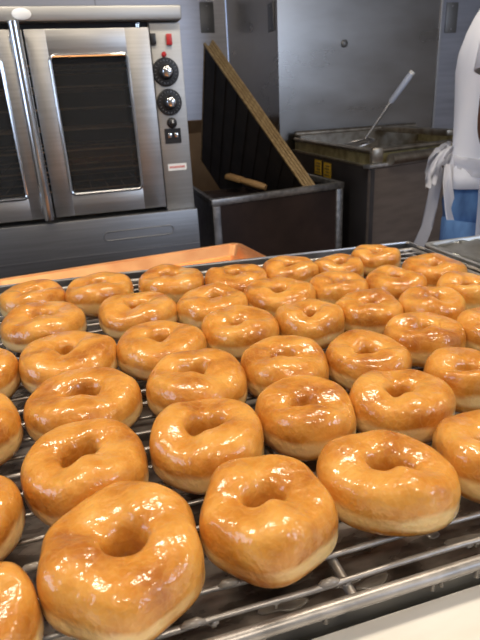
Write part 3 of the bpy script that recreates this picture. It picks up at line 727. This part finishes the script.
def doughnut(key, X, Y, Rr, hx, hy, label, Z=ZW + 0.0006):
    rnd = random.Random(key)
    if key in SHAPE: sx, sy, ang, hs, ha, hk, (pn, pa, pp), H = SHAPE[key]
    else:
        sx, sy, ang = 1 + rnd.uniform(-.01, .03), 1.07 + rnd.uniform(-.02, .02), rnd.uniform(-.25, .25)
        Y -= 0.003
        hs, ha, hk = rnd.uniform(1.1, 1.6), rnd.uniform(-.4, .4), rnd.uniform(.8, 1.08)
        pn, pa, pp, H = rnd.choice([4, 5, 6]), rnd.uniform(.006, .018), rnd.uniform(0, 6), rnd.uniform(.038, .043)
    ph = [rnd.uniform(0, 6.28) for _ in range(8)]
    rh = Rr * 0.225 * hk
    NA, NC = 84, 40
    bm = bmesh.new(); lay = []; vs = []
    for i in range(NA):
        a = 2 * pi * i / NA
        ca, sa = cos(a - ang), sin(a - ang)
        ro = Rr / math.sqrt((ca / sx) ** 2 + (sa / sy) ** 2) * (1 + pa * cos(pn * (a - pp)) + 0.008 * sin(2 * a + ph[0]) + 0.006 * sin(3 * a + ph[1]))
        cb_, sb = cos(a - ha), sin(a - ha); q = math.sqrt(hs)
        ri = rh / math.sqrt((cb_ / q) ** 2 + (sb * q) ** 2) * (1 + 0.06 * sin(3 * a + ph[2]))
        O = Vector((ro * cos(a), ro * sin(a))); Iv = Vector((hx * .8 + ri * cos(a), hy * .8 + ri * sin(a)))
        c = (O + Iv) / 2; h = (O - Iv) / 2
        ring = []
        hh = H * (1 + 0.05 * sin(2 * a + ph[3]) + 0.035 * sin(3 * a + ph[4]) + 0.02 * sin(5 * a + ph[5]))
        for j in range(NC):
            f = 2 * pi * j / NC; cf, sf = cos(f), sin(f)
            if sf >= 0:
                x = math.copysign(abs(cf) ** (0.68 if cf > 0 else 0.48), cf); z = sf ** (0.74 if cf > 0 else 0.48)
            else:
                x = math.copysign(abs(cf) ** 0.62, cf); z = -abs(sf) ** 0.80
            if cf < 0 and sf > 0: x *= 1 - 0.02 * sf          # the hole opens towards the top
            if cf > 0 and sf < 0: x *= 1 - 0.09 * abs(sf) ** 2
            zz = hh * 0.42 + (z * hh * 0.58 if z > 0 else z * hh * 0.42)
            crease = 0.03 * math.exp(-((zz / hh - 0.46) / 0.07) ** 2) if cf > 0.3 else 0
            p = c + h * (x - crease)
            lump = 1 + (0.012 * sin(7 * a + ph[6] + 2 * f) + 0.009 * sin(11 * a + ph[7] - f)) * max(0.0, cf)
            ring.append(bm.verts.new((p.x, p.y, max(0.0, zz * (lump if z > 0 else 1)))))
            s = math.exp(-((zz / hh - 0.37) / 0.18) ** 2) if cf > 0.2 else 0.0
            s *= 0.86 + 0.30 * sin(a * 1.0 + ph[1]) * sin(2 * a + ph[2])
            lay.append(s)
        vs.append(ring)
    for i in range(NA):
        A, B = vs[i], vs[(i + 1) % NA]
        for j in range(NC): bm.faces.new([A[j], B[j], B[(j + 1) % NC], A[(j + 1) % NC]])
    o = obj('glazed_doughnut', bm, DONUT, None, 'all', (X, Y, Z))
    at = o.data.attributes.new('side', 'FLOAT', 'POINT')
    for i, s in enumerate(lay): at.data[i].value = s
    tag(o, label, 'doughnut', 'glazed doughnuts on the wire rack')
    return o
for k, v in DATA.items(): doughnut(k, *v, LAB[k])
o = doughnut('z1', 0.80, 0.77, 0.042, 0, 0, 'glazed doughnut lying on the pale tray at the far right', ZT + 0.0275)
o['group'] = 'doughnuts on the second tray'

# ---------------------------------------------------------------- person
pr = thing('person', 'person in a white t-shirt, jeans and translucent apron, standing side-on at the right edge', 'person', (1.232, 1.385, 0), radians(-37.7))
def skin(name, verts, edges, radii, m, parent, root=0, lvl=2):
    me = bpy.data.meshes.new(name); me.from_pydata(verts, edges, []); me.update()
    o = bpy.data.objects.new(name, me); COL.objects.link(o); o.parent = parent
    md = o.modifiers.new('skin', 'SKIN'); md.use_smooth_shade = True
    sv = me.skin_vertices[0].data
    for i, r in enumerate(radii): sv[i].radius = r if isinstance(r, tuple) else (r, r)
    sv[root].use_root = True
    s = o.modifiers.new('sub', 'SUBSURF'); s.levels = lvl; s.render_levels = lvl
    me.materials.append(m)
    return o
# one continuous body: pelvis, spine, neck, head, arms, legs with feet
V = []; E = []; RD = []
def av(p, r, frm=None):
    V.append(p); RD.append(r); i = len(V) - 1
    if frm is not None: E.append((frm, i))
    return i
pel = av((0.0, 0, 0.93), .105)
sp = av((0.01, 0, 1.08), .10, pel); ch = av((0.02, 0, 1.27), .115, sp); nk = av((0.045, 0, 1.46), .055, ch)
n2 = av((0.065, 0, 1.54), .052, nk); hd0 = av((0.085, 0, 1.60), .072, n2); hd1 = av((0.085, 0, 1.68), .085, hd0); hd2 = av((0.075, 0, 1.74), .062, hd1)
for s in (-1, 1):
    cl = av((0.03, s * .12, 1.40), .06, ch); sh = av((-.03 if s < 0 else 0.02, s * .195, 1.385), .056, cl)
    if s < 0: el, wr, pm = (-.050, -.235, 1.10), (0.06, -.225, .88), (0.095, -.22, .81)
    else: el, wr, pm = (0.04, .235, 1.11), (0.26, .20, 1.02), (0.34, .19, 1.01)
    um = tuple((a + b_) / 2 for a, b_ in zip((-.03 if s < 0 else 0.02, s * .195, 1.385), el))
    u1 = av(um, .047, sh); e_ = av(el, .040, u1)
    fm = tuple(a * .6 + b_ * .4 for a, b_ in zip(el, wr)); f1 = av(fm, .038, e_); w_ = av(wr, .026, f1); p_ = av(pm, (.040, .018), w_)
    d = (Vector(pm) - Vector(wr)).normalized(); side = Vector((0, 1, 0)) if s > 0 else Vector((1, 0, .3)).normalized()
    for k, ln in enumerate((.062, .072, .066, .052)):
        o_ = side * ((k - 1.5) * .021); base = Vector(pm) + d * .02 + o_
        a1 = av(tuple(base), .0095, p_); a2 = av(tuple(base + d * ln * .5 + Vector((0.004, 0, -.004))), .0085, a1); av(tuple(base + d * ln + Vector((.012 if s < 0 else -.004, 0, -.012 if s > 0 else 0))), .0075, a2)
    th = Vector(wr) + d * .025 - side * .035; a1 = av(tuple(th), .011, w_); av(tuple(th + d * .045 - side * .012), .009, a1)
    hp = av((0.0, s * .09, .88), .088, pel); kn = av((0.02, s * .10, .50), .058, hp); ck = av((0.0, s * .10, .36), .056, kn)
    an = av((-.01, s * .10, .09), .036, ck); av((-.05, s * .10, .045), .034, an); bl = av((.09, s * .105, .04), (.036, .028), an); av((.17, s * .11, .032), (.028, .022), bl)
body = skin('body', V, E, RD, SKIN, pr, pel)
# face features
hx_, hz_ = 0.085, 1.655
b = lathe([(0.002, 0.0), (0.012, -0.012), (0.016, -0.03), (0.010, -0.042)], n=14); bmesh.ops.translate(b, verts=b.verts, vec=(0.178, 0, 1.672)); obj('nose', b, SKIN, pr, 'all')
for s in (-1, 1):
    b = bmesh.new(); bmesh.ops.create_uvsphere(b, u_segments=14, v_segments=10, radius=.012); bmesh.ops.translate(b, verts=b.verts, vec=(0.160, s * .032, 1.672)); e_ = obj('eye', b, EYE, pr, 'all')
    b = bmesh.new(); bmesh.ops.create_uvsphere(b, u_segments=10, v_segments=8, radius=.006); bmesh.ops.translate(b, verts=b.verts, vec=(0.1685, s * .0325, 1.672)); obj('iris', b, BLACK, e_, 'all')
    b = tube([(0.085 + .016 * cos(a), s * .083, 1.645 + .030 * sin(a)) for a in [2 * pi * k / 14 for k in range(14)]], .008, closed=True, n=8); obj('ear', b, SKIN, pr, 'all')
b = tube([(0.150, -.024, 1.612), (0.163, -.01, 1.610), (0.163, .01, 1.610), (0.150, .024, 1.612)], .006, n=8); obj('mouth', b, mat('lips', (0.12, 0.035, 0.03), 0.4), pr, 'all')
b = bmesh.new(); bmesh.ops.create_uvsphere(b, u_segments=28, v_segments=18, radius=1)
for v_ in b.verts:
    x, y, z = v_.co; v_.co = (0.070 + x * .094, y * .090, 1.705 + z * .082)
bmesh.ops.bisect_plane(b, geom=list(b.verts) + list(b.edges) + list(b.faces), plane_co=(0.08, 0, 1.675), plane_no=(0.75, 0, -1), clear_outer=True)
obj('hair', b, HAIR, pr, 'all')
# shirt: body rings then sleeves
def ell(z, xc, rx, ry, n=40, pw=0.85):
    out = []
    for k in range(n):
        a = 2 * pi * k / n; c_, s_ = cos(a), sin(a)
        wob = 1 + 0.018 * sin(5 * a + z * 9) + 0.014 * sin(9 * a - z * 17) + .008 * sin(14 * a + z * 31)
        out.append((xc + rx * wob * math.copysign(abs(c_) ** pw, c_), ry * wob * math.copysign(abs(s_) ** pw, s_), z + 0.004 * sin(3 * a)))
    return out
rings = [ell(0.935, -0.018, .138, .176), ell(0.97, -0.016, .134, .172), ell(1.05, -0.013, .130, .167), ell(1.15, -0.012, .133, .172),
         ell(1.25, -0.012, .137, .185), ell(1.30, -0.010, .137, .192), ell(1.35, -0.002, .132, .190), ell(1.39, 0.008, .124, .182), ell(1.43, 0.018, .110, .158), ell(1.46, 0.028, .090, .115), ell(1.485, 0.036, .068, .072)]
sh_ = obj('t_shirt', loft(rings, cap0=False, cap1=False), SHIRT, pr, 'all')
sh_.modifiers.new('sol', 'SOLIDIFY').thickness = 0.003
for s in (-1, 1):
    sx_ = -0.050 if s < 0 else 0.03; so = -.04 if s < 0 else 0
    pts = [(0.035 + so, s * .14, 1.395), (0.022 + so, s * .185, 1.375), (0.010 + so, s * .212, 1.31), (sx_ + .008, s * .226, 1.235)]
    q = obj('sleeve', tube(pts, .07, n=22, radii=[.065, .074, .070, .066], cap=False), SHIRT, sh_, 'all')
    q.modifiers.new('sol', 'SOLIDIFY').thickness = 0.003
# jeans
b = loft([ell(1.0, -0.014, .112, .150), ell(0.945, -.016, .130, .160), ell(0.88, -0.022, .138, .166), ell(0.83, -0.022, .130, .160), ell(0.78, -0.015, .095, .13)], cap1=True)
je = obj('jeans', b, JEANS, pr, 'all')
for s in (-1, 1):
    def leg(z, xc, r, rx=1.0): return [(xc + r * rx * cos(2 * pi * k / 24) * (1 + .03 * sin(3 * k + z * 20)), s * (.085 + (0.9 - z) * .02) + r * sin(2 * pi * k / 24), z) for k in range(24)]
    q = obj('trouser_leg', loft([leg(.84, -.02, .088, 1.50), leg(.74, -.02, .090, 1.48), leg(.62, -.01, .086, 1.35), leg(.5, .014, .074, 1.08), leg(.36, .005, .070, 1.05), leg(.2, .0, .064, 1.02), leg(.07, -.005, .064, 1.05)]), JEANS, je, 'all')
    b = loft([[(x * .14 + .045, s * .105 + y * .048, z) for x, y in rrect(2, 2, .85, 6)] for z in (0.0, .03)] + [[(x * .12 + .03, s * .105 + y * .043, .06) for x, y in rrect(2, 2, .85, 6)], [(x * .06 - .01, s * .105 + y * .038, .10) for x, y in rrect(2, 2, .85, 6)]])
    obj('shoe', b, SHOE, pr, 'all')
b = lathe([(0.127, 0), (0.131, .004), (0.131, .034), (0.127, .038)], n=32)
b.free()
# apron: skirt, bib, tie, bow, strips
def strip(pts, wid, th=0.0015, bm=None, wdir=None, wave=0.004):
    L_, R_ = [], []
    P_ = [Vector(p) for p in pts]; wd = Vector(wdir).normalized()
    rr_ = []
    for i, p in enumerate(P_):
        w_ = wid[i]; nrm = Vector((0, 1, 0)).cross(wd); nrm.normalize()
        ring = []
        for k in range(9):
            q_ = (k / 8 - .5) * w_; ring.append(p + wd * q_ + nrm * wave * sin(k * 1.9 + i * .7))
        rr_.append(ring)
    b_ = bmesh.new(); g_ = [[b_.verts.new(v_) for v_ in r_] for r_ in rr_]
    for i in range(len(g_) - 1):
        for k in range(8): b_.faces.new([g_[i][k], g_[i][k + 1], g_[i + 1][k + 1], g_[i + 1][k]])
    bmesh.ops.solidify(b_, geom=list(b_.faces), thickness=th)
    return merge(bm, b_)
def band(z, x, y0, y1, n=20, rx=.14, ry=.19, a0=-100, a1=100, dz=0):
    out = []
    for k in range(n + 1):
        a = radians(a0 + (a1 - a0) * k / n); wv = 1 + .03 * sin(k * 2.2 + z * 5)
        out.append((x + rx * wv * cos(a), ry * wv * sin(a), z))
    return out
# wraps the front (+x) of the body, back edges come round to the hip
rg = [band(z, -0.005, 0, 0, 36, rx_, ry_, -a_, a_) for z, rx_, ry_, a_ in ((1.0, .150, .182, 112), (.95, .155, .188, 112), (.86, .160, .198, 110), (.75, .165, .205, 108), (.6, .170, .21, 108), (.45, .172, .215, 108))]
b = loft(rg, closed=False); bmesh.ops.solidify(b, geom=list(b.faces), thickness=0.0012)
ap = obj('apron', b, APRON, pr, 'all')
rg = [band(z, x_, 0, 0, 20, rx_, ry_, -a_, a_) for z, x_, rx_, ry_, a_ in ((1.01, .005, .141, .185, 60), (1.15, .01, .143, .185, 55), (1.28, .02, .140, .19, 42), (1.38, .035, .125, .18, 32))]
b = loft(rg, closed=False); bmesh.ops.solidify(b, geom=list(b.faces), thickness=0.0012); obj('bib', b, APRON, ap, 'all')
rg = []
for z in (0.965, 0.99, 1.015):
    rg.append([(-0.012 + .142 * cos(a), .180 * sin(a), z - 0.012 * cos(a)) for a in [2 * pi * k / 48 for k in range(48)]])
b = loft(rg, closed=True, cap0=False, cap1=False); bmesh.ops.solidify(b, geom=list(b.faces), thickness=0.0012); obj('apron_tie', b, APRON, ap, 'all')
kn_ = lathe([(0.004, -.022), (0.018, -.014), (0.022, 0), (0.018, .014), (0.004, .022)], n=16); bmesh.ops.translate(kn_, verts=kn_.verts, vec=(-.160, -.03, 1.010)); obj('knot', kn_, BOW, ap, 'all')
obj('bow_loop', strip([(-.140, -.06, 1.040), (-.160, -.075, 1.035), (-.180, -.085, 1.005), (-.190, -.085, .97), (-.192, -.08, .935)], [.030, .055, .062, .055, .040], wdir=(.8, 0, .6), wave=.008), BOW, ap, 'all')
obj('bow_loop', strip([(-.150, .0, 1.045), (-.175, .01, 1.04), (-.195, .015, 1.01), (-.200, .02, .97), (-.195, .015, .945)], [.030, .050, .055, .050, .035], wdir=(.75, 0, .66), wave=.009), BOW, ap, 'all')
obj('string_end', strip([(-.165, -.05, .985), (-.180, -.05, .93), (-.188, -.05, .86), (-.196, -.05, .80), (-.215, -.045, .74), (-.238, -.04, .68), (-.25, -.04, .62)], [.02, .034, .036, .036, .040, .040, .036], wdir=(1, 0, -.15), wave=.004), BOW, ap, 'all')
obj('string_end', strip([(-.150, -.10, 1.0), (-.146, -.12, .95), (-.132, -.125, .88), (-.112, -.13, .80), (-.098, -.13, .72), (-.092, -.13, .66), (-.09, -.13, .6)], [.018, .026, .030, .032, .030, .028, .026], wdir=(1, 0, .15), wave=.004), BOW, ap, 'all')
